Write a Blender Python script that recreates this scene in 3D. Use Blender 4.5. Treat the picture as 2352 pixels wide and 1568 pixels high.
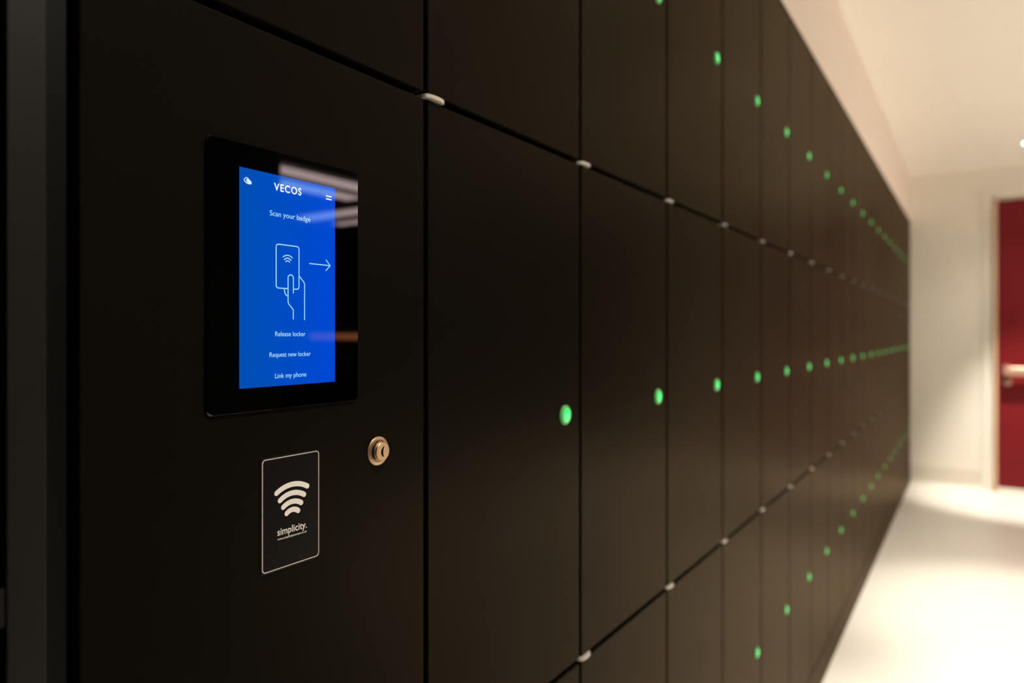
import bpy, bmesh, math
from mathutils import Vector, Matrix

for o in list(bpy.data.objects):
    bpy.data.objects.remove(o)
SC = bpy.context.scene
COL = SC.collection

# ---------------------------------------------------------------- camera
F_PX, CX = 1590.0, 1176.0
THETA = math.atan((2240.5 - CX) / F_PX)          # the locker wall vanishes right of the centre
CAM_X, CAM_Z = 0.4209, 1.155
cd = bpy.data.cameras.new('camera')
cd.sensor_fit = 'HORIZONTAL'
cd.sensor_width = 36.0
cd.lens = F_PX / 2352.0 * 36.0
cd.shift_y = -(784.0 - 765.8) / 2352.0
cd.clip_start = 0.02
cd.dof.use_dof = True
cd.dof.focus_distance = 0.535
cd.dof.aperture_fstop = 3.7
cam = bpy.data.objects.new('camera', cd)
COL.objects.link(cam)
cam.location = (CAM_X, 0, CAM_Z)
cam.rotation_euler = (math.pi / 2, 0, THETA)
SC.camera = cam

# ---------------------------------------------------------------- view, world
SC.view_settings.view_transform = 'Standard'
SC.view_settings.look = 'None'
SC.view_settings.gamma = 1.0
SC.view_settings.use_curve_mapping = False
SC.view_settings.exposure = 0.0
W = bpy.data.worlds.new('world')
SC.world = W
W.use_nodes = True
W.node_tree.nodes['Background'].inputs[0].default_value = (0.9, 0.8, 0.65, 1)
W.node_tree.nodes['Background'].inputs[1].default_value = 0.004
SC.cycles.max_bounces = 10
SC.cycles.diffuse_bounces = 6

CEIL = 2.375
Y_END = 6.201
SPOT_W = 170.0          # each ceiling downlight
SPOT_ANGLE = 39.0
DOWN_X = 0.708
DOWN_Y = (5.488, 3.42, 2.15, 0.45)
WARM = (1.0, 0.93, 0.80)
STRIP_E = 6.0

# ---------------------------------------------------------------- materials
def mat(name, color, rough=0.5, metal=0.0, spec=0.5, emit=None, estr=1.0, coat=0.0, bump=None, noise=None):
    m = bpy.data.materials.new(name)
    m.use_nodes = True
    nt = m.node_tree
    b = nt.nodes['Principled BSDF']
    b.inputs['Base Color'].default_value = (*color, 1)
    b.inputs['Roughness'].default_value = rough
    b.inputs['Metallic'].default_value = metal
    b.inputs['Specular IOR Level'].default_value = spec
    b.inputs['Coat Weight'].default_value = coat
    if emit:
        b.inputs['Emission Color'].default_value = (*emit, 1)
        b.inputs['Emission Strength'].default_value = estr
    tc = nt.nodes.new('ShaderNodeTexCoord')
    if noise:
        scale, amt = noise
        n = nt.nodes.new('ShaderNodeTexNoise')
        n.inputs['Scale'].default_value = scale
        n.inputs['Detail'].default_value = 5
        nt.links.new(tc.outputs['Object'], n.inputs['Vector'])
        mx = nt.nodes.new('ShaderNodeMix')
        mx.data_type = 'RGBA'
        mx.inputs[6].default_value = (*[c * (1 - amt) for c in color], 1)
        mx.inputs[7].default_value = (*[min(1, c * (1 + amt)) for c in color], 1)
        nt.links.new(n.outputs['Fac'], mx.inputs[0])
        nt.links.new(mx.outputs[2], b.inputs['Base Color'])
    if bump:
        scale, strength, dist = bump
        n = nt.nodes.new('ShaderNodeTexNoise')
        n.inputs['Scale'].default_value = scale
        n.inputs['Detail'].default_value = 3
        nt.links.new(tc.outputs['Object'], n.inputs['Vector'])
        bp = nt.nodes.new('ShaderNodeBump')
        bp.inputs['Strength'].default_value = strength
        bp.inputs['Distance'].default_value = dist
        nt.links.new(n.outputs['Fac'], bp.inputs['Height'])
        nt.links.new(bp.outputs['Normal'], b.inputs['Normal'])
    return m

M = {}
M['wall'] = mat('painted_plaster', (0.78, 0.735, 0.66), 0.75, bump=(90, 0.15, 0.002), noise=(3, 0.015))
M['ceiling'] = mat('ceiling_plaster', (0.80, 0.755, 0.68), 0.85, bump=(60, 0.1, 0.002), noise=(2, 0.015))
M['bulkhead'] = mat('bulkhead_plaster', (0.83, 0.72, 0.65), 0.8, bump=(70, 0.1, 0.002), noise=(3, 0.01))
M['skirting'] = mat('skirting_vinyl', (0.66, 0.61, 0.53), 0.5, noise=(5, 0.02))
M['floor'] = mat('pale_vinyl_floor', (0.75, 0.71, 0.655), 0.38, noise=(2.5, 0.03), bump=(200, 0.05, 0.001))
M['dark_wall'] = mat('dark_painted_wall', (0.012, 0.010, 0.009), 0.8, spec=0.2, noise=(4, 0.1))
M['door_black'] = mat('black_brown_laminate', (0.0056, 0.0044, 0.0031), 0.30, spec=0.036, noise=(900, 0.25), bump=(2200, 0.06, 0.0002))
def lacquer(m, base, tint, rough, ior):
    """Dark laminate: a brown diffuse body under a faintly warm satin film."""
    nt = m.node_tree
    out = [n for n in nt.nodes if n.type == 'OUTPUT_MATERIAL'][0]
    pb = nt.nodes['Principled BSDF']
    d = nt.nodes.new('ShaderNodeBsdfDiffuse')
    g = nt.nodes.new('ShaderNodeBsdfGlossy')
    fr = nt.nodes.new('ShaderNodeFresnel')
    mx = nt.nodes.new('ShaderNodeMixShader')
    src = pb.inputs['Base Color'].links[0].from_socket
    nt.links.new(src, d.inputs['Color'])
    g.inputs['Color'].default_value = (*tint, 1)
    g.inputs['Roughness'].default_value = rough
    fr.inputs['IOR'].default_value = ior
    nrm = pb.inputs['Normal'].links[0].from_socket
    nt.links.new(nrm, d.inputs['Normal'])
    nt.links.new(nrm, g.inputs['Normal'])
    # rough film: its sheen levels off towards grazing instead of rising to a mirror
    ad = nt.nodes.new('ShaderNodeMath'); ad.operation = 'ADD'; ad.inputs[1].default_value = 0.26
    dv = nt.nodes.new('ShaderNodeMath'); dv.operation = 'DIVIDE'
    sc = nt.nodes.new('ShaderNodeMath'); sc.operation = 'MULTIPLY'; sc.inputs[1].default_value = 0.21
    nt.links.new(fr.outputs[0], ad.inputs[0])
    nt.links.new(fr.outputs[0], dv.inputs[0])
    nt.links.new(ad.outputs[0], dv.inputs[1])
    nt.links.new(dv.outputs[0], sc.inputs[0])
    nt.links.new(sc.outputs[0], mx.inputs[0])
    nt.links.new(d.outputs[0], mx.inputs[1])
    nt.links.new(g.outputs[0], mx.inputs[2])
    nt.links.new(mx.outputs[0], out.inputs['Surface'])
    nt.nodes.remove(pb)
lacquer(M['door_black'], None, (1.0, 0.80, 0.58), 0.30, 1.11)
M['carcass'] = mat('black_carcass_board', (0.0025, 0.002, 0.002), 0.7, noise=(300, 0.2))
M['side_strip'] = mat('black_edge_strip', (0.0014, 0.0010, 0.0008), 0.5, spec=0.12, noise=(300, 0.2))
M['end_panel'] = mat('charcoal_end_panel', (0.007, 0.006, 0.005), 0.5, spec=0.2, noise=(500, 0.2))
M['hinge'] = mat('pale_hinge_metal', (0.52, 0.48, 0.41), 0.42, metal=0.3, noise=(400, 0.05))
M['glass_black'] = mat('black_screen_glass', (0.0004, 0.0004, 0.0004), 0.02, spec=0.55, noise=(5, 0.01))
M['white_print'] = mat('white_print', (0.86, 0.80, 0.76), 0.5, noise=(600, 0.02))
M['border_print'] = mat('pale_border_print', (0.55, 0.49, 0.44), 0.5, noise=(600, 0.02))
M['sticker'] = mat('brown_black_film', (0.0032, 0.0016, 0.0013), 0.4, spec=0.07, noise=(400, 0.15))
M['glyph'] = mat('screen_white_glyph', (0.0, 0.0, 0.0), 0.05, spec=0.5, emit=(0.80, 0.96, 1.0), estr=1.0, noise=(50, 0.0))
M['glyph_thin'] = mat('screen_thin_glyph', (0.0, 0.0, 0.0), 0.05, spec=0.5, emit=(0.42, 0.80, 1.0), estr=0.95, noise=(50, 0.0))
M['brass'] = mat('warm_lock_metal', (0.55, 0.36, 0.22), 0.42, metal=0.85, noise=(1500, 0.08), bump=(3000, 0.08, 0.0001))
M['lock_dark'] = mat('dark_lock_groove', (0.05, 0.03, 0.018), 0.3, metal=0.7, noise=(800, 0.1))
M['led_core'] = mat('green_light_core', (0.02, 0.3, 0.08), 0.3, emit=(0.01, 0.92, 0.16), estr=1.0, noise=(200, 0.02))
M['led_hot'] = mat('green_light_bright_core', (0.02, 0.4, 0.1), 0.3, emit=(0.12, 1.0, 0.34), estr=1.15, noise=(200, 0.02))
M['led_rim'] = mat('green_light_rim', (0.10, 0.22, 0.08), 0.4, emit=(0.06, 0.30, 0.07), estr=0.55, noise=(200, 0.05))
M['red_door'] = mat('red_satin_paint', (0.165, 0.006, 0.010), 0.5, spec=0.2, noise=(3, 0.04))
M['frame_white'] = mat('white_gloss_frame', (0.81, 0.765, 0.69), 0.5, noise=(5, 0.01))
M['lipping'] = mat('timber_lipping', (0.62, 0.40, 0.27), 0.5, noise=(30, 0.12))
M['satin'] = mat('satin_metal', (0.50, 0.31, 0.235), 0.45, metal=0.6, noise=(100, 0.03))
M['lens'] = mat('lamp_lens', (0.9, 0.9, 0.9), 0.4, emit=(1.0, 0.97, 0.92), estr=14.0, noise=(50, 0.0))
M['ring'] = mat('white_lamp_trim', (0.82, 0.78, 0.72), 0.4, noise=(50, 0.01))
M['strip'] = mat('linear_light_diffuser', (0.9, 0.9, 0.9), 0.4, emit=(1.0, 0.74, 0.74), estr=STRIP_E, noise=(50, 0.0))
M['orange'] = mat('orange_lamp_diffuser', (0.9, 0.4, 0.2), 0.4, emit=(1.0, 0.32, 0.13), estr=2.6, noise=(50, 0.0))

def display_material():
    m = mat('blue_screen', (0, 0, 0), 0.03, spec=0.55)
    nt = m.node_tree
    b = nt.nodes['Principled BSDF']
    tc = nt.nodes.new('ShaderNodeTexCoord')
    sp = nt.nodes.new('ShaderNodeSeparateXYZ')
    nt.links.new(tc.outputs['Generated'], sp.inputs[0])
    r = nt.nodes.new('ShaderNodeValToRGB')
    r.color_ramp.elements[0].position = 0.0
    r.color_ramp.elements[0].color = (0.0, 0.078, 0.46, 1)
    r.color_ramp.elements[1].position = 1.0
    r.color_ramp.elements[1].color = (0.0, 0.065, 0.66, 1)
    nt.links.new(sp.outputs['Y'], r.inputs['Fac'])
    nt.links.new(r.outputs['Color'], b.inputs['Emission Color'])
    b.inputs['Emission Strength'].default_value = 1.0
    b.inputs['Specular Tint'].default_value = (0.32, 0.92, 1.0, 1)
    return m
M['display'] = display_material()

# ---------------------------------------------------------------- helpers
def link(name, me, m, parent=None, kind=None):
    o = bpy.data.objects.new(name, me)
    COL.objects.link(o)
    for x in (m if isinstance(m, (list, tuple)) else [m]):
        if x is not None:
            me.materials.append(x)
    if parent is not None:
        o.parent = parent
    if kind:
        o['kind'] = kind
    return o

def bm_obj(name, bm, m, parent=None, kind=None, smooth=False):
    bmesh.ops.recalc_face_normals(bm, faces=bm.faces)
    me = bpy.data.meshes.new(name)
    bm.to_mesh(me)
    bm.free()
    if smooth:
        for p in me.polygons:
            p.use_smooth = True
        try:
            me.set_sharp_from_angle(angle=math.radians(35))
        except Exception:
            pass
    return link(name, me, m, parent, kind)

def add_box(bm, a, b):
    vs = [bm.verts.new((x, y, z)) for x in (a[0], b[0]) for y in (a[1], b[1]) for z in (a[2], b[2])]
    for f in ((0, 1, 3, 2), (4, 6, 7, 5), (0, 4, 5, 1), (2, 3, 7, 6), (0, 2, 6, 4), (1, 5, 7, 3)):
        bm.faces.new([vs[i] for i in f])

def box(name, a, b, m, parent=None, kind=None, bevel=0.0, seg=2):
    bm = bmesh.new()
    add_box(bm, a, b)
    if bevel:
        bmesh.ops.bevel(bm, geom=list(bm.edges), offset=bevel, segments=seg, affect='EDGES', profile=0.5)
    return bm_obj(name, bm, m, parent, kind)

def boxes(name, lst, m, parent=None, kind=None):
    bm = bmesh.new()
    for a, b in lst:
        add_box(bm, a, b)
    return bm_obj(name, bm, m, parent, kind)

def rings(name, ring_list, m, parent=None, cap0=True, cap1=True, mat_idx=None, smooth=True):
    """Bridge successive closed rings (lists of 3-D points of equal length)."""
    bm = bmesh.new()
    vr = [[bm.verts.new(p) for p in r] for r in ring_list]
    n = len(vr[0])
    for k in range(len(vr) - 1):
        for i in range(n):
            f = bm.faces.new([vr[k][i], vr[k][(i + 1) % n], vr[k + 1][(i + 1) % n], vr[k + 1][i]])
            if mat_idx:
                f.material_index = mat_idx[k]
    if cap0:
        bm.faces.new(vr[0])
    if cap1:
        f = bm.faces.new(vr[-1][::-1])
        if mat_idx:
            f.material_index = mat_idx[-1]
    return bm_obj(name, bm, m, parent, smooth=smooth)

def circ(cy, cz, r, x, n=40):
    return [(x, cy + r * math.cos(2 * math.pi * i / n), cz + r * math.sin(2 * math.pi * i / n)) for i in range(n)]

def rrect(y0, y1, z0, z1, r, n=6):
    pts = []
    for cy, cz, a in ((y1 - r, z1 - r, 0), (y0 + r, z1 - r, 90), (y0 + r, z0 + r, 180), (y1 - r, z0 + r, 270)):
        for i in range(n + 1):
            t = math.radians(a + 90 * i / n)
            pts.append((cy + r * math.cos(t), cz + r * math.sin(t)))
    return pts

def plate(name, outline, x0, x1, m, parent=None, edge=0.0):
    """A flat plate of the wall-plane outline (y, z), from x0 to x1, edge softened."""
    cy = sum(p[0] for p in outline) / len(outline)
    cz = sum(p[1] for p in outline) / len(outline)
    w = max(abs(p[0] - cy) for p in outline)
    h = max(abs(p[1] - cz) for p in outline)
    rl = [[(x0, p[0], p[1]) for p in outline], [(x1 - edge, p[0], p[1]) for p in outline]]
    if edge:
        rl.append([(x1, cy + (p[0] - cy) * (1 - edge / w), cz + (p[1] - cz) * (1 - edge / h)) for p in outline])
    return rings(name, rl, m, parent, smooth=bool(edge))

MM = 0.001
def stroke(bm, pts, w, x0, x1, closed=False, caps=True):
    """A line of the given width (mm) drawn on the wall plane, with rounded ends."""
    pts = [Vector(p) for p in pts]
    n = len(pts)
    L, R = [], []
    for i, p in enumerate(pts):
        if closed:
            d0 = (p - pts[i - 1]).normalized(); d1 = (pts[(i + 1) % n] - p).normalized()
        else:
            d0 = (p - pts[i - 1]).normalized() if i else (pts[1] - p).normalized()
            d1 = (pts[i + 1] - p).normalized() if i < n - 1 else d0
        t = (d0 + d1).normalized()
        nn = Vector((-t.y, t.x))
        k = 1.0 / max(0.5, nn.dot(Vector((-d0.y, d0.x))))
        L.append(p + nn * (w / 2 * k)); R.append(p - nn * (w / 2 * k))
    def vert(p, x):
        return bm.verts.new((x, p.x * MM, p.y * MM))
    if closed:
        tl = [vert(p, x1) for p in L]; tr = [vert(p, x1) for p in R]
        bl = [vert(p, x0) for p in L]; br = [vert(p, x0) for p in R]
        for i in range(n):
            j = (i + 1) % n
            bm.faces.new((tl[i], tr[i], tr[j], tl[j]))
            bm.faces.new((tl[i], tl[j], bl[j], bl[i]))
            bm.faces.new((tr[j], tr[i], br[i], br[j]))
            bm.faces.new((bl[j], br[j], br[i], bl[i]))
        return
    out = list(L)
    if caps:
        c = pts[-1]; t = (pts[-1] - pts[-2]).normalized(); a0 = math.atan2(t.y, t.x) + math.pi / 2
        out += [c + Vector((math.cos(a0 - math.pi * k / 8), math.sin(a0 - math.pi * k / 8))) * w / 2 for k in range(1, 8)]
    out += R[::-1]
    if caps:
        c = pts[0]; t = (pts[0] - pts[1]).normalized(); a0 = math.atan2(t.y, t.x) + math.pi / 2
        out += [c + Vector((math.cos(a0 - math.pi * k / 8), math.sin(a0 - math.pi * k / 8))) * w / 2 for k in range(1, 8)]
    top = [vert(p, x1) for p in out]; bot = [vert(p, x0) for p in out]
    m = len(out)
    # quads between the two sides keep concave strokes correct
    for i in range(n - 1):
        bm.faces.new((top[i], top[i + 1], top[m - (7 if caps else 0) - 1 - (i + 1)], top[m - (7 if caps else 0) - 1 - i]))
    if caps:
        e = list(range(n - 1, n + 8))
        bm.faces.new([top[i] for i in e])
        e = list(range(m - 8, m)) + [0]
        bm.faces.new([top[i] for i in e])
    for i in range(m):
        j = (i + 1) % m
        bm.faces.new((top[i], bot[i], bot[j], top[j]))

def strokes(name, lst, x0, x1, m, parent):
    bm = bmesh.new()
    for s in lst:
        stroke(bm, s[0], s[1], x0, x1, **(s[2] if len(s) > 2 else {}))
    return bm_obj(name, bm, m, parent)

def arc(cy, cz, r, a0, a1, n=16):
    return [(cy + r * math.cos(math.radians(a0 + (a1 - a0) * i / n)), cz + r * math.sin(math.radians(a0 + (a1 - a0) * i / n))) for i in range(n + 1)]

def text(name, body, y0, y1, base, cap, x0, x1, m, parent, weight=0.0, cap_glyph=None, spacing=1.0):
    """Lettering on the wall plane: from y0 to y1, baseline and cap height given (mm)."""
    def make(s, w):
        cu = bpy.data.curves.new('tmp', 'FONT')
        cu.body = s
        cu.size = 1.0
        cu.offset = w
        cu.space_character = spacing
        cu.resolution_u = 6
        o = bpy.data.objects.new('tmp', cu)
        COL.objects.link(o)
        me = bpy.data.meshes.new_from_object(o.evaluated_get(bpy.context.evaluated_depsgraph_get()))
        bpy.data.objects.remove(o)
        return me
    ref = make(cap_glyph or body[0], 0.0)
    hh = max(v.co.y for v in ref.vertices)
    me = make(body, weight)
    xa = min(v.co.x for v in me.vertices); xb = max(v.co.x for v in me.vertices)
    sx = (y1 - y0) / (xb - xa); sz = cap / hh
    bm = bmesh.new()
    bm.from_mesh(me)
    for f_ in bm.faces:
        f_.smooth = False
    ext = bmesh.ops.extrude_face_region(bm, geom=list(bm.faces))
    for v in ext['geom']:
        if isinstance(v, bmesh.types.BMVert):
            v.co.z = 1.0
    for v in bm.verts:
        a, b, t = v.co.x, v.co.y, v.co.z
        v.co = ((x1 if t > 0.5 else x0), (y0 + (a - xa) * sx) * MM, (base + b * sz) * MM)
    for f_ in bm.faces:
        f_.smooth = False
    return bm_obj(name, bm, m, parent)

def tag(o, label, cat, group=None):
    o['label'] = label
    o['category'] = cat
    if group:
        o['group'] = group
    return o

def thing(name, loc, label, cat, group=None):
    o = bpy.data.objects.new(name, None)
    o.empty_display_size = 0.05
    COL.objects.link(o)
    o.location = loc
    return tag(o, label, cat, group)

# ---------------------------------------------------------------- the room
S = 'structure'
box('floor', (-0.62, -2.1, -0.10), (9.1, Y_END + 0.12, 0.0), M['floor'], kind=S)
box('ceiling', (-0.62, -2.1, CEIL), (2.85, Y_END + 0.12, CEIL + 0.10), M['ceiling'], kind=S)
box('ceiling', (2.85, -2.1, CEIL), (9.1, Y_END + 0.12, CEIL + 0.10), M['dark_wall'], kind=S)
box('wall_end', (-0.62, Y_END, 0.0), (2.3, Y_END + 0.12, CEIL), M['wall'], kind=S)
box('wall_far', (2.3, Y_END, 0.0), (9.1, Y_END + 0.12, CEIL), M['dark_wall'], kind=S)
box('wall_east', (9.0, -2.0, 0.0), (9.1, Y_END, CEIL), M['dark_wall'], kind=S)
box('wall_back', (-0.62, -2.1, 0.0), (9.1, -2.0, CEIL), M['dark_wall'], kind=S)
box('wall_right', (1.60, -2.0, 0.0), (1.72, 1.56, CEIL), M['dark_wall'], kind=S)
box('wall_left', (-0.55, 0.1508, 2.0270), (0.0, Y_END, CEIL), M['bulkhead'], kind=S)
box('wall_service', (-0.62, -2.0, 0.0), (-0.55, Y_END, CEIL), M['dark_wall'], kind=S)
box('wall_near', (-0.55, -2.0, 0.0), (-0.004, 0.1503, CEIL), M['dark_wall'], kind=S)

# coved skirting on the end wall, both sides of the door
def skirting(name, xa, xb):
    bm = bmesh.new()
    prof = [(Y_END, 0.138), (Y_END - 0.004, 0.138), (Y_END - 0.004, 0.034)]
    prof += [(Y_END - 0.004 - 0.03 * (1 - math.cos(math.radians(a))), 0.034 - 0.0325 * math.sin(math.radians(a))) for a in (15, 30, 45, 60, 75, 90)]
    prof += [(Y_END - 0.06, 0.0004), (Y_END, 0.0004)]
    v0 = [bm.verts.new((xa, p[0], p[1])) for p in prof]
    v1 = [bm.verts.new((xb, p[0], p[1])) for p in prof]
    n = len(prof)
    for i in range(n):
        bm.faces.new((v0[i], v0[(i + 1) % n], v1[(i + 1) % n], v1[i]))
    bm.faces.new(v0); bm.faces.new(v1[::-1])
    return bm_obj(name, bm, M['skirting'], kind=S, smooth=True)
skirting('baseboard_end', 0.0005, 0.4635)
skirting('baseboard_end_right', 1.578, 2.3)

# the red door and its frame
DX0, DX1, DZ0, DZ1 = 0.5570, 1.4850, 0.040, 2.120
door = box('door_1', (DX0, Y_END - 0.040, DZ0), (DX1, Y_END - 0.001, DZ1), M['red_door'], kind=S, bevel=0.002)
door['label'] = 'deep red door in the pale end wall with a horizontal push bar'
fr = boxes('door_frame', [((0.464, Y_END - 0.010, 0.001), (0.534, Y_END - 0.0005, 2.205)),
                          ((1.508, Y_END - 0.010, 0.001), (1.577, Y_END - 0.0005, 2.205)),
                          ((0.5345, Y_END - 0.010, 2.142), (1.5075, Y_END - 0.0005, 2.205))], M['frame_white'], door)
lp = boxes('door_lining', [((0.5345, Y_END - 0.046, 0.001), (0.5545, Y_END - 0.0005, 2.1415)),
                           ((1.4875, Y_END - 0.046, 0.001), (1.5075, Y_END - 0.0005, 2.1415))], M['lipping'], door)
lp['label'] = 'thin timber coloured edge beside the red door'
box('threshold', (0.5550, Y_END - 0.050, 0.0005), (1.487, Y_END - 0.0005, 0.036), M['frame_white'], door, bevel=0.003)
bar = box('push_bar', (0.600, Y_END - 0.125, 0.852), (1.40, Y_END - 0.088, 0.917), M['satin'], door, bevel=0.012, seg=4)
bar['label'] = 'satin metal push bar'
br = boxes('bar_bracket', [((0.588, Y_END - 0.1235, 0.858), (0.628, Y_END - 0.0405, 0.926)),
                           ((1.372, Y_END - 0.1235, 0.858), (1.412, Y_END - 0.0405, 0.926))], M['satin'], bar)
def ycirc(cx, cz, r, y, n=28):
    return [(cx + r * math.cos(2 * math.pi * i / n), y, cz + r * math.sin(2 * math.pi * i / n)) for i in range(n)]
rings('lock_knob', [ycirc(0.612, 0.806, 0.027, Y_END - 0.0405), ycirc(0.612, 0.806, 0.027, Y_END - 0.052),
                    ycirc(0.612, 0.806, 0.016, Y_END - 0.056), ycirc(0.612, 0.806, 0.017, Y_END - 0.075),
                    ycirc(0.612, 0.806, 0.013, Y_END - 0.080)], M['satin'], door)

# ---------------------------------------------------------------- downlights
def downlight(x, y, label, power=1.0, cone=SPOT_ANGLE, spill=0.50, tilt=0.0):
    t = thing('downlight', (x, y, CEIL), label, 'ceiling light', 'round downlights along the locker aisle')
    def hc(r, z, n=40):
        return [(r * math.cos(2 * math.pi * i / n), r * math.sin(2 * math.pi * i / n), z) for i in range(n)]
    rings('trim_ring', [hc(0.052, -0.0005), hc(0.052, -0.005), hc(0.048, -0.008), hc(0.037, -0.008), hc(0.036, -0.0045)],
          M['ring'], t, cap0=True, cap1=False)
    rings('lens', [hc(0.0355, -0.0048), hc(0.0355, -0.0062), hc(0.033, -0.0072)], M['lens'], t)
    ld = bpy.data.lights.new('downlight_lamp', 'SPOT')
    ld.energy = SPOT_W * power
    ld.color = WARM
    ld.spot_size = math.radians(cone)
    ld.spot_blend = 0.8
    ld.shadow_soft_size = 0.035
    lo = bpy.data.objects.new('downlight_lamp', ld)
    COL.objects.link(lo)
    lo.parent = t
    lo.location = (0, 0, -0.02)
    lo.rotation_euler = (math.radians(tilt), 0, 0)   # adjustable head
    # wide scatter of the same lamp
    ld2 = bpy.data.lights.new('downlight_spill', 'SPOT')
    ld2.energy = SPOT_W * spill
    ld2.color = WARM
    ld2.spot_size = math.radians(112)
    ld2.spot_blend = 0.6
    ld2.shadow_soft_size = 0.035
    lo2 = bpy.data.objects.new('downlight_spill', ld2)
    COL.objects.link(lo2)
    lo2.parent = t
    lo2.location = (0, 0, -0.02)
    return t
where = ('small round white downlight glowing in the ceiling before the red door',
         'second round downlight back from the red door, over the locker aisle',
         'round downlight above the aisle, just beyond the touchscreen',
         'round downlight above the aisle, behind the viewer')
for y, lb in zip(DOWN_Y, where):
    if y == DOWN_Y[0]:
        downlight(DOWN_X, y, lb, 2.1, 42, 0.10, 10.5)
    else:
        downlight(DOWN_X, y, lb, 1.35, 46, 0.52)

FILL_X = 2.45  # unseen lamps added so that their floor bounce brightens the aisle ceiling
for y, lb in ((5.30, 'added unseen fill lamp over the side area, level with the red door end'),
              (3.70, 'added unseen fill lamp over the middle of the side area beyond the aisle'),
              (2.20, 'added unseen fill lamp over the side area, nearest the touchscreen')):
    downlight(FILL_X, y, lb, 5.6, 62, 0.1)

def linear_light(a, b, label):
    c = ((a[0] + b[0]) / 2, (a[1] + b[1]) / 2, CEIL)
    hx, hy = (b[0] - a[0]) / 2, (b[1] - a[1]) / 2
    t = thing('linear_light', c, label, 'ceiling light', 'linear ceiling lights mirrored in the touchscreen glass')
    box('housing', (-hx - 0.012, -hy - 0.012, -0.030), (hx + 0.012, hy + 0.012, -0.0005), M['ring'], t, bevel=0.003)
    box('diffuser', (-hx, -hy, -0.036), (hx, hy, -0.0305), M['strip'], t, bevel=0.001)
linear_light((3.68, 3.00), (3.86, 4.60), 'long linear light mirrored as the upper pale bar in the screen glass')
linear_light((4.05, 3.00), (4.23, 4.30), 'long linear light mirrored as the second pale bar down in the glass')
linear_light((4.40, 4.66), (5.36, 4.86), 'linear light mirrored as the rising bar across the blue screen edge')
linear_light((4.90, 5.14), (5.36, 5.26), 'linear light mirrored as the lowest, dimmer bar at the glass edge')
ol = box('strip_lamp', (5.70, Y_END - 0.030, 1.085), (6.95, Y_END - 0.001, 1.150), M['orange'], bevel=0.004)
tag(ol, 'dim orange strip lamp mirrored low in the glass beside the blue screen', 'lamp')

# ---------------------------------------------------------------- lockers
PITCH = 0.300
Y_SEAM = 0.4860                    # seam between the touchscreen column and the first plain column
GAPY, GAPZ, TH = 0.0062, 0.0070, 0.018
Z_ROWS = ((0.0995, 0.7370), (0.7370, 1.3740), (1.3740, 2.0130))

def body_mesh(m):
    """Open-fronted carcass of one column, with shelves, plinth and cap; origin at its left foot."""
    t = 0.0145
    d0, d1 = -0.50, -0.0190
    bm = bmesh.new()
    add_box(bm, (d0, 0.0004, 0.0), (d1, t, 2.012))
    add_box(bm, (d0, PITCH - t, 0.0), (d1, PITCH - 0.0004, 2.012))
    add_box(bm, (d0, t, 0.0), (d0 + 0.008, PITCH - t, 2.012))
    for z in (0.098, 0.737, 1.374):
        add_box(bm, (d0 + 0.008, t, z - 0.008), (d1 - 0.004, PITCH - t, z + 0.008))
    add_box(bm, (d0 + 0.008, t, 1.996), (d1, PITCH - t, 2.012))
    return bm

def door_box(z0, z1):
    bm = bmesh.new()
    add_box(bm, (-TH, GAPY / 2, z0 + GAPZ / 2), (0.0, PITCH - GAPY / 2, z1 - GAPZ / 2))
    bmesh.ops.bevel(bm, geom=list(bm.edges), offset=0.0009, segments=2, affect='EDGES', profile=0.5)
    return bm

def status_light(zc, parent):
    cy = PITCH - 0.0405
    r = 0.0120
    rl = [circ(cy, zc, r, 0.0002, 32), circ(cy, zc, r, 0.0018, 32), circ(cy, zc, r * 0.90, 0.0030, 32),
          circ(cy, zc, r * 0.74, 0.0035, 32), circ(cy, zc, r * 0.55, 0.0040, 32), circ(cy, zc, r * 0.34, 0.0043, 32),
          circ(cy, zc, r * 0.12, 0.0045, 32)]
    o = rings('status_light', rl, [M['led_rim'], M['led_core'], M['led_hot']], parent, mat_idx=[0, 0, 0, 1, 1, 2, 2])
    o['label'] = 'round glowing green light'
    return o

def hinge_plate(z, parent):
    """Rounded pivot plate lying in the gap between two doors, its lip showing at the front."""
    y0, y1 = -0.0015, 0.0262
    xs = 0.0042
    pts = [(-0.017, y0 + 0.001), (-0.017, y1)]
    for k in range(0, 13):
        a = math.radians(180 * k / 12)
        yy = (y0 + y1) / 2 + (y1 - y0) / 2 * math.cos(a)
        pts.append((-0.0035 + (xs + 0.0035) * (math.sin(a) ** 0.55), yy))
    pts.append((-0.017, y0))
    bm = bmesh.new()
    v0 = [bm.verts.new((p[0], p[1], z - 0.0017)) for p in pts]
    v1 = [bm.verts.new((p[0], p[1], z + 0.0017)) for p in pts]
    n = len(pts)
    for i in range(n):
        bm.faces.new((v0[i], v0[(i + 1) % n], v1[(i + 1) % n], v1[i]))
    bm.faces.new(v0); bm.faces.new(v1[::-1])
    return bm_obj('hinge_plate', bm, M['hinge'], parent)

def make_locker(label, group='black locker columns with green lights'):
    t = thing('locker', (0, Y_SEAM, 0), label, 'locker', group)
    bm_obj('body', body_mesh(None), M['carcass'], t)
    box('plinth', (-0.0180, 0.0006, 0.001), (-0.0005, PITCH - 0.0006, 0.0965), M['door_black'], t, bevel=0.0006)
    box('top_panel', (-0.50, 0.0004, 2.0125), (-0.0005, PITCH - 0.0004, 2.0265), M['door_black'], t)
    for k, (z0, z1) in enumerate(Z_ROWS):
        d = bm_obj('door', door_box(z0, z1), M['door_black'], t)
        status_light((z0 + z1) / 2 - 0.0008, d)
        if k > 0:
            hinge_plate(z0 + 0.0002, d)['label'] = 'pale rounded hinge plate'
    return t

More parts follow.
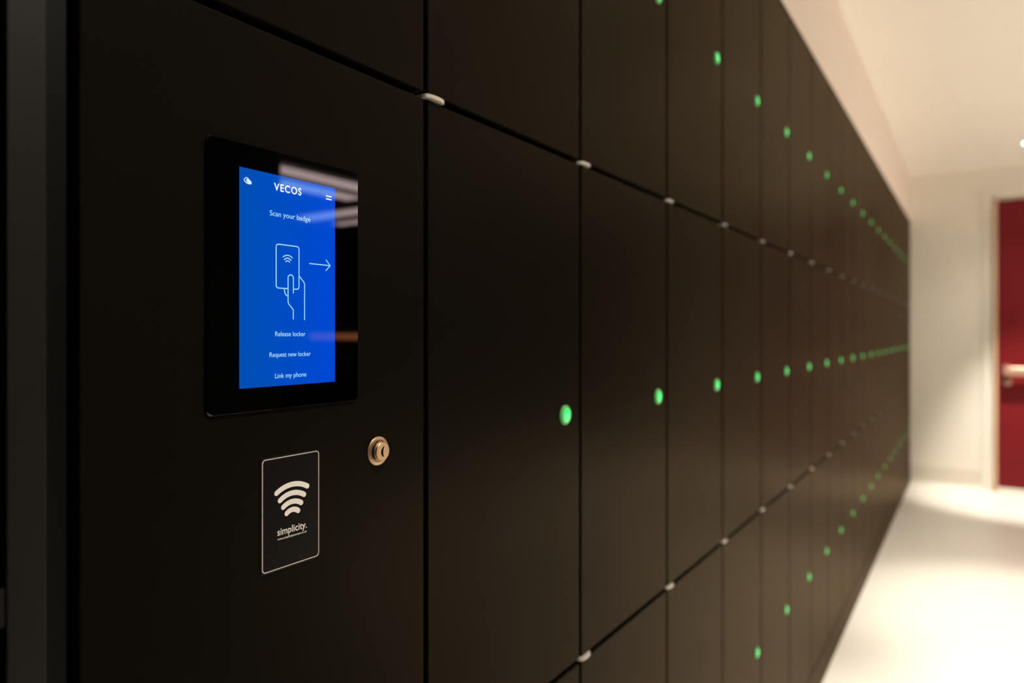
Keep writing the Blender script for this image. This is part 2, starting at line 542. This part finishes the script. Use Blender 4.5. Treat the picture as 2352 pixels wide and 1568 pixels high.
ORD = ['first', 'second', 'third', 'fourth', 'fifth', 'sixth', 'seventh', 'eighth', 'ninth', 'tenth', 'eleventh', 'twelfth',
       'thirteenth', 'fourteenth', 'fifteenth', 'sixteenth', 'seventeenth', 'eighteenth', 'nineteenth']
def column_label(i):
    if i == 0:
        return 'tall black locker column directly right of the touchscreen locker'
    if i == 18:
        return 'last black locker column, right beside the pale end wall'
    if i == 17:
        return 'black locker column next to last before the pale end wall'
    return 'black locker column, %s to the right of the touchscreen locker' % ORD[i]

first = make_locker(column_label(0))
for i in range(1, 19):
    r = first.copy()
    COL.objects.link(r)
    r.location = (0, Y_SEAM + PITCH * i, 0)
    r['label'] = column_label(i)
    for ch in list(first.children):
        c = ch.copy()
        COL.objects.link(c)
        c.parent = r
        for g in list(ch.children):
            d = g.copy()
            COL.objects.link(d)
            d.parent = c

# the locker with the touchscreen
T = thing('terminal_locker', (0, 0.1860, 0), 'near black locker column whose wide door carries the blue touchscreen and key lock', 'locker')
bm_obj('body', body_mesh(None), M['carcass'], T)
box('plinth', (-0.0180, 0.0006, 0.001), (-0.0005, PITCH - 0.0006, 0.0965), M['door_black'], T, bevel=0.0006)
box('top_panel', (-0.50, 0.0004, 2.0125), (-0.0005, PITCH - 0.0004, 2.0265), M['door_black'], T)
tdoors = [bm_obj('door', door_box(z0, z1), M['door_black'], T) for z0, z1 in Z_ROWS]

# key lock: flange, stepped barrel with a real key slot
def slot_ring(cy, cz, x, hw, hh, n=48, bend=0.0009):
    pts = []
    for i in range(n):
        a = 2 * math.pi * i / n
        s = math.sin(a)
        y = hw * math.cos(a) - bend * (1 - s * s) + 0.0010
        z = hh * (abs(s) ** 0.8) * (1 if s >= 0 else -1)
        pts.append((x, cy + y + 0.10 * z, cz + z))
    return pts
LY, LZ = 0.4240 - 0.1860, 1.0557
rings('lock_flange', [circ(LY, LZ, 0.0121, 0.0001, 48), circ(LY, LZ, 0.0121, 0.0009, 48), circ(LY, LZ, 0.0116, 0.0014, 48),
                      circ(LY, LZ, 0.0094, 0.0018, 48), circ(LY, LZ, 0.0088, 0.0012, 48)], M['brass'], T)['label'] = 'round warm metal lock ring'
bar_ = rings('lock_barrel', [circ(LY, LZ, 0.0080, 0.0006, 48), circ(LY, LZ, 0.0080, 0.0034, 48), circ(LY, LZ, 0.0083, 0.0037, 48),
                             circ(LY, LZ, 0.0083, 0.0050, 48), circ(LY, LZ, 0.0079, 0.0053, 48), circ(LY, LZ, 0.0077, 0.0053, 48),
                             circ(LY, LZ, 0.0077, 0.0060, 48), circ(LY, LZ, 0.0073, 0.0064, 48),
                             slot_ring(LY, LZ, 0.0064, 0.0013, 0.0045, bend=0.0020), slot_ring(LY, LZ, 0.0030, 0.0011, 0.0041, bend=0.0018)],
             [M['brass'], M['lock_dark']], T, mat_idx=[1, 0, 0, 0, 1, 1, 0, 0, 1, 1])
bar_['label'] = 'round lock barrel with a key slot'

# side strips left of the terminal column
box('end_panel', (-0.50, 0.1538, 0.001), (0.0, 0.1724, 2.0265), M['end_panel'], bevel=0.0006)
tag(bpy.data.objects['end_panel'], 'tall narrow charcoal end panel at the left edge of the lockers', 'panel')
box('filler_strip', (-0.50, 0.1730, 0.001), (-0.0035, 0.1840, 2.0265), M['side_strip'], bevel=0.0004)
tag(bpy.data.objects['filler_strip'], 'narrow black filler strip between the charcoal end panel and the touchscreen locker', 'panel')
box('bracket', (-0.004, 0.1503, 1.0015), (-0.0012, 0.1536, 1.0215), M['end_panel'], bevel=0.0004)
tag(bpy.data.objects['bracket'], 'small dark metal bracket at the far left edge of the end panel', 'bracket')

# ---------------------------------------------------------------- touchscreen terminal
Q = thing('touchscreen', (0, 0, 0), 'black glass touchscreen showing a blue scan-your-badge page, set in the locker door', 'touchscreen')
GX = 0.0020
plate('screen_glass', rrect(0.2657, 0.4000, 1.1004, 1.2863, 0.0042), 0.0001, GX, M['glass_black'], Q, edge=0.0005)
dsp = plate('display', [(0.3751, 1.2693), (0.2901, 1.2693), (0.2901, 1.1172), (0.3751, 1.1172)], GX - 0.001, GX + 0.0001, M['display'], Q)
dsp['label'] = 'lit blue display'
A, B = GX + 0.00002, GX + 0.00016
G, GT = M['glyph'], M['glyph_thin']
text('heading_lettering', 'VECOS', 318.2, 342.5, 1258.15, 5.15, A, B, G, dsp, weight=0.018, cap_glyph='E', spacing=1.18)
text('prompt_lettering', 'Scan your badge', 314.6, 350.9, 1239.55, 3.65, A, B, GT, dsp, weight=0.0)
text('menu_lettering', 'Release locker', 319.2, 346.3, 1153.1, 3.4, A, B, GT, dsp)
text('menu_lettering', 'Request new locker', 314.4, 351.2, 1138.2, 3.3, A, B, GT, dsp)
text('menu_lettering', 'Link my phone', 319.1, 347.0, 1122.8, 3.4, A, B, GT, dsp)
strokes('menu_icon', [([(366.4, 1261.9), (371.3, 1261.9)], 1.0), ([(366.4, 1259.6), (371.3, 1259.6)], 1.0)], A, B, G, dsp)
# cloud icon: an outline cloud behind a solid one
bm = bmesh.new()
stroke(bm, [(297.0, 1262.3), (296.3, 1262.7), (295.4, 1262.8), (294.6, 1262.3), (293.9, 1261.5), (293.7, 1260.9), (294.0, 1260.2), (294.8, 1259.8)], 0.45, A, B)
def blob(bm, pts, x0, x1):
    t = [bm.verts.new((x1, p[0] * MM, p[1] * MM)) for p in pts]
    b = [bm.verts.new((x0, p[0] * MM, p[1] * MM)) for p in pts]
    bm.faces.new(t)
    for i in range(len(pts)):
        j = (i + 1) % len(pts)
        bm.faces.new((t[i], b[i], b[j], t[j]))
blob(bm, [(295.3, 1260.9), (295.7, 1261.7), (296.4, 1262.1), (297.2, 1262.15), (297.9, 1261.7), (298.3, 1261.3), (298.9, 1261.0),
          (299.4, 1260.5), (299.65, 1259.9), (299.4, 1259.1), (298.8, 1258.7), (297.0, 1258.6), (295.9, 1258.75), (295.1, 1259.3),
          (294.9, 1259.7), (297.3, 1259.55), (297.4, 1259.85), (295.2, 1260.15), (295.2, 1260.5), (296.9, 1260.45), (296.9, 1260.7)], A, B)
bm_obj('cloud_icon', bm, G, dsp)
# hand holding a badge
w = 0.72
card = rrect(320.0, 340.3, 1187.9, 1219.6, 1.9, 6)
# open the card outline where the thumb crosses it
k0 = [p for p in card]
right_side = [(335.2, 1187.9)] + [(338.4, 1187.9)] + [(338.4 + 1.9 * math.sin(math.radians(a)), 1189.8 - 1.9 * math.cos(math.radians(a))) for a in (20, 45, 70, 90)]
top = [(338.4 + 1.9 * math.cos(math.radians(a)), 1217.7 + 1.9 * math.sin(math.radians(a))) for a in (0, 20, 45, 70, 90)]
topl = [(321.9 - 1.9 * math.sin(math.radians(a)), 1217.7 + 1.9 * math.cos(math.radians(a))) for a in (0, 20, 45, 70, 90)]
botl = [(321.9 - 1.9 * math.cos(math.radians(a)), 1189.8 - 1.9 * math.sin(math.radians(a))) for a in (0, 20, 45, 70, 90)]
card_line = right_side + top + topl + botl + [(330.4, 1187.9)]
thumb = [(335.2, 1185.0), (335.2, 1195.7)] + arc(332.8, 1195.8, 2.4, 0, 180, 12) + [(330.4, 1195.5), (330.4, 1178.6), (330.7, 1177.3), (331.3, 1176.4),
         (334.4, 1173.3), (334.9, 1172.6), (335.1, 1171.8), (335.1, 1165.8)]
finger = [(327.2, 1187.6), (327.25, 1186.2), (327.6, 1184.7), (328.3, 1183.5), (329.3, 1182.8), (330.2, 1182.6)]
palm = [(340.5, 1197.8), (344.6, 1193.7), (345.15, 1192.9), (345.4, 1191.8), (345.4, 1165.5)]
strokes('badge_icon', [(card_line, w), (arc(330.1, 1206.3, 6.0, 48, 132), w), (arc(330.1, 1206.3, 3.9, 42, 138), w),
                       (arc(330.1, 1206.2, 2.1, 38, 142), w)], A, B, GT, dsp)
strokes('hand_icon', [(thumb, w), (finger, w), (palm, w)], A + 0.00001, B + 0.00001, GT, dsp)
strokes('arrow_icon', [([(350.1, 1208.0), (370.0, 1208.0)], w), ([(366.1, 1212.1), (370.2, 1208.0), (366.1, 1203.9)], w)], A, B, GT, dsp)

# ---------------------------------------------------------------- badge reader sign
R = thing('reader_sign', (0, 0, 0), 'upright dark card-reader sticker with white signal arcs, below the touchscreen', 'sign')
st = plate('backing', rrect(0.3078, 0.3620, 0.9825, 1.0668, 0.0034), 0.0001, 0.0005, M['sticker'], R, edge=0.0001)
X0, X1 = 0.00051, 0.00060
strokes('border', [(rrect(309.6, 360.2, 984.4, 1064.8, 2.6, 8), 0.75, {'closed': True})], X0, X1, M['border_print'], R)
cy = 335.6
strokes('signal_symbol', [(arc(cy, 1017.3, 26.2, 90 - 31.5, 90 + 32.5, 24), 3.8), (arc(cy, 1018.0, 19.1, 90 - 34, 90 + 35.5, 20), 3.8),
                          (arc(cy, 1017.0, 13.8, 90 - 35.5, 90 + 36.5, 16), 3.8), (arc(cy, 1016.8, 8.0, 90 - 41, 90 + 40, 14), 3.8)],
        X0, X1, M['white_print'], R)
text('brand_lettering', 'simplicity.', 322.3, 348.8, 1008.4, 5.0, X0, X1, M['white_print'], R, weight=0.010, cap_glyph='l', spacing=1.02)
text('address_lettering', 'www.simplicitystorage.co.uk', 322.4, 348.7, 1005.0, 1.45, X0, X1, M['white_print'], R, weight=0.008, cap_glyph='l')
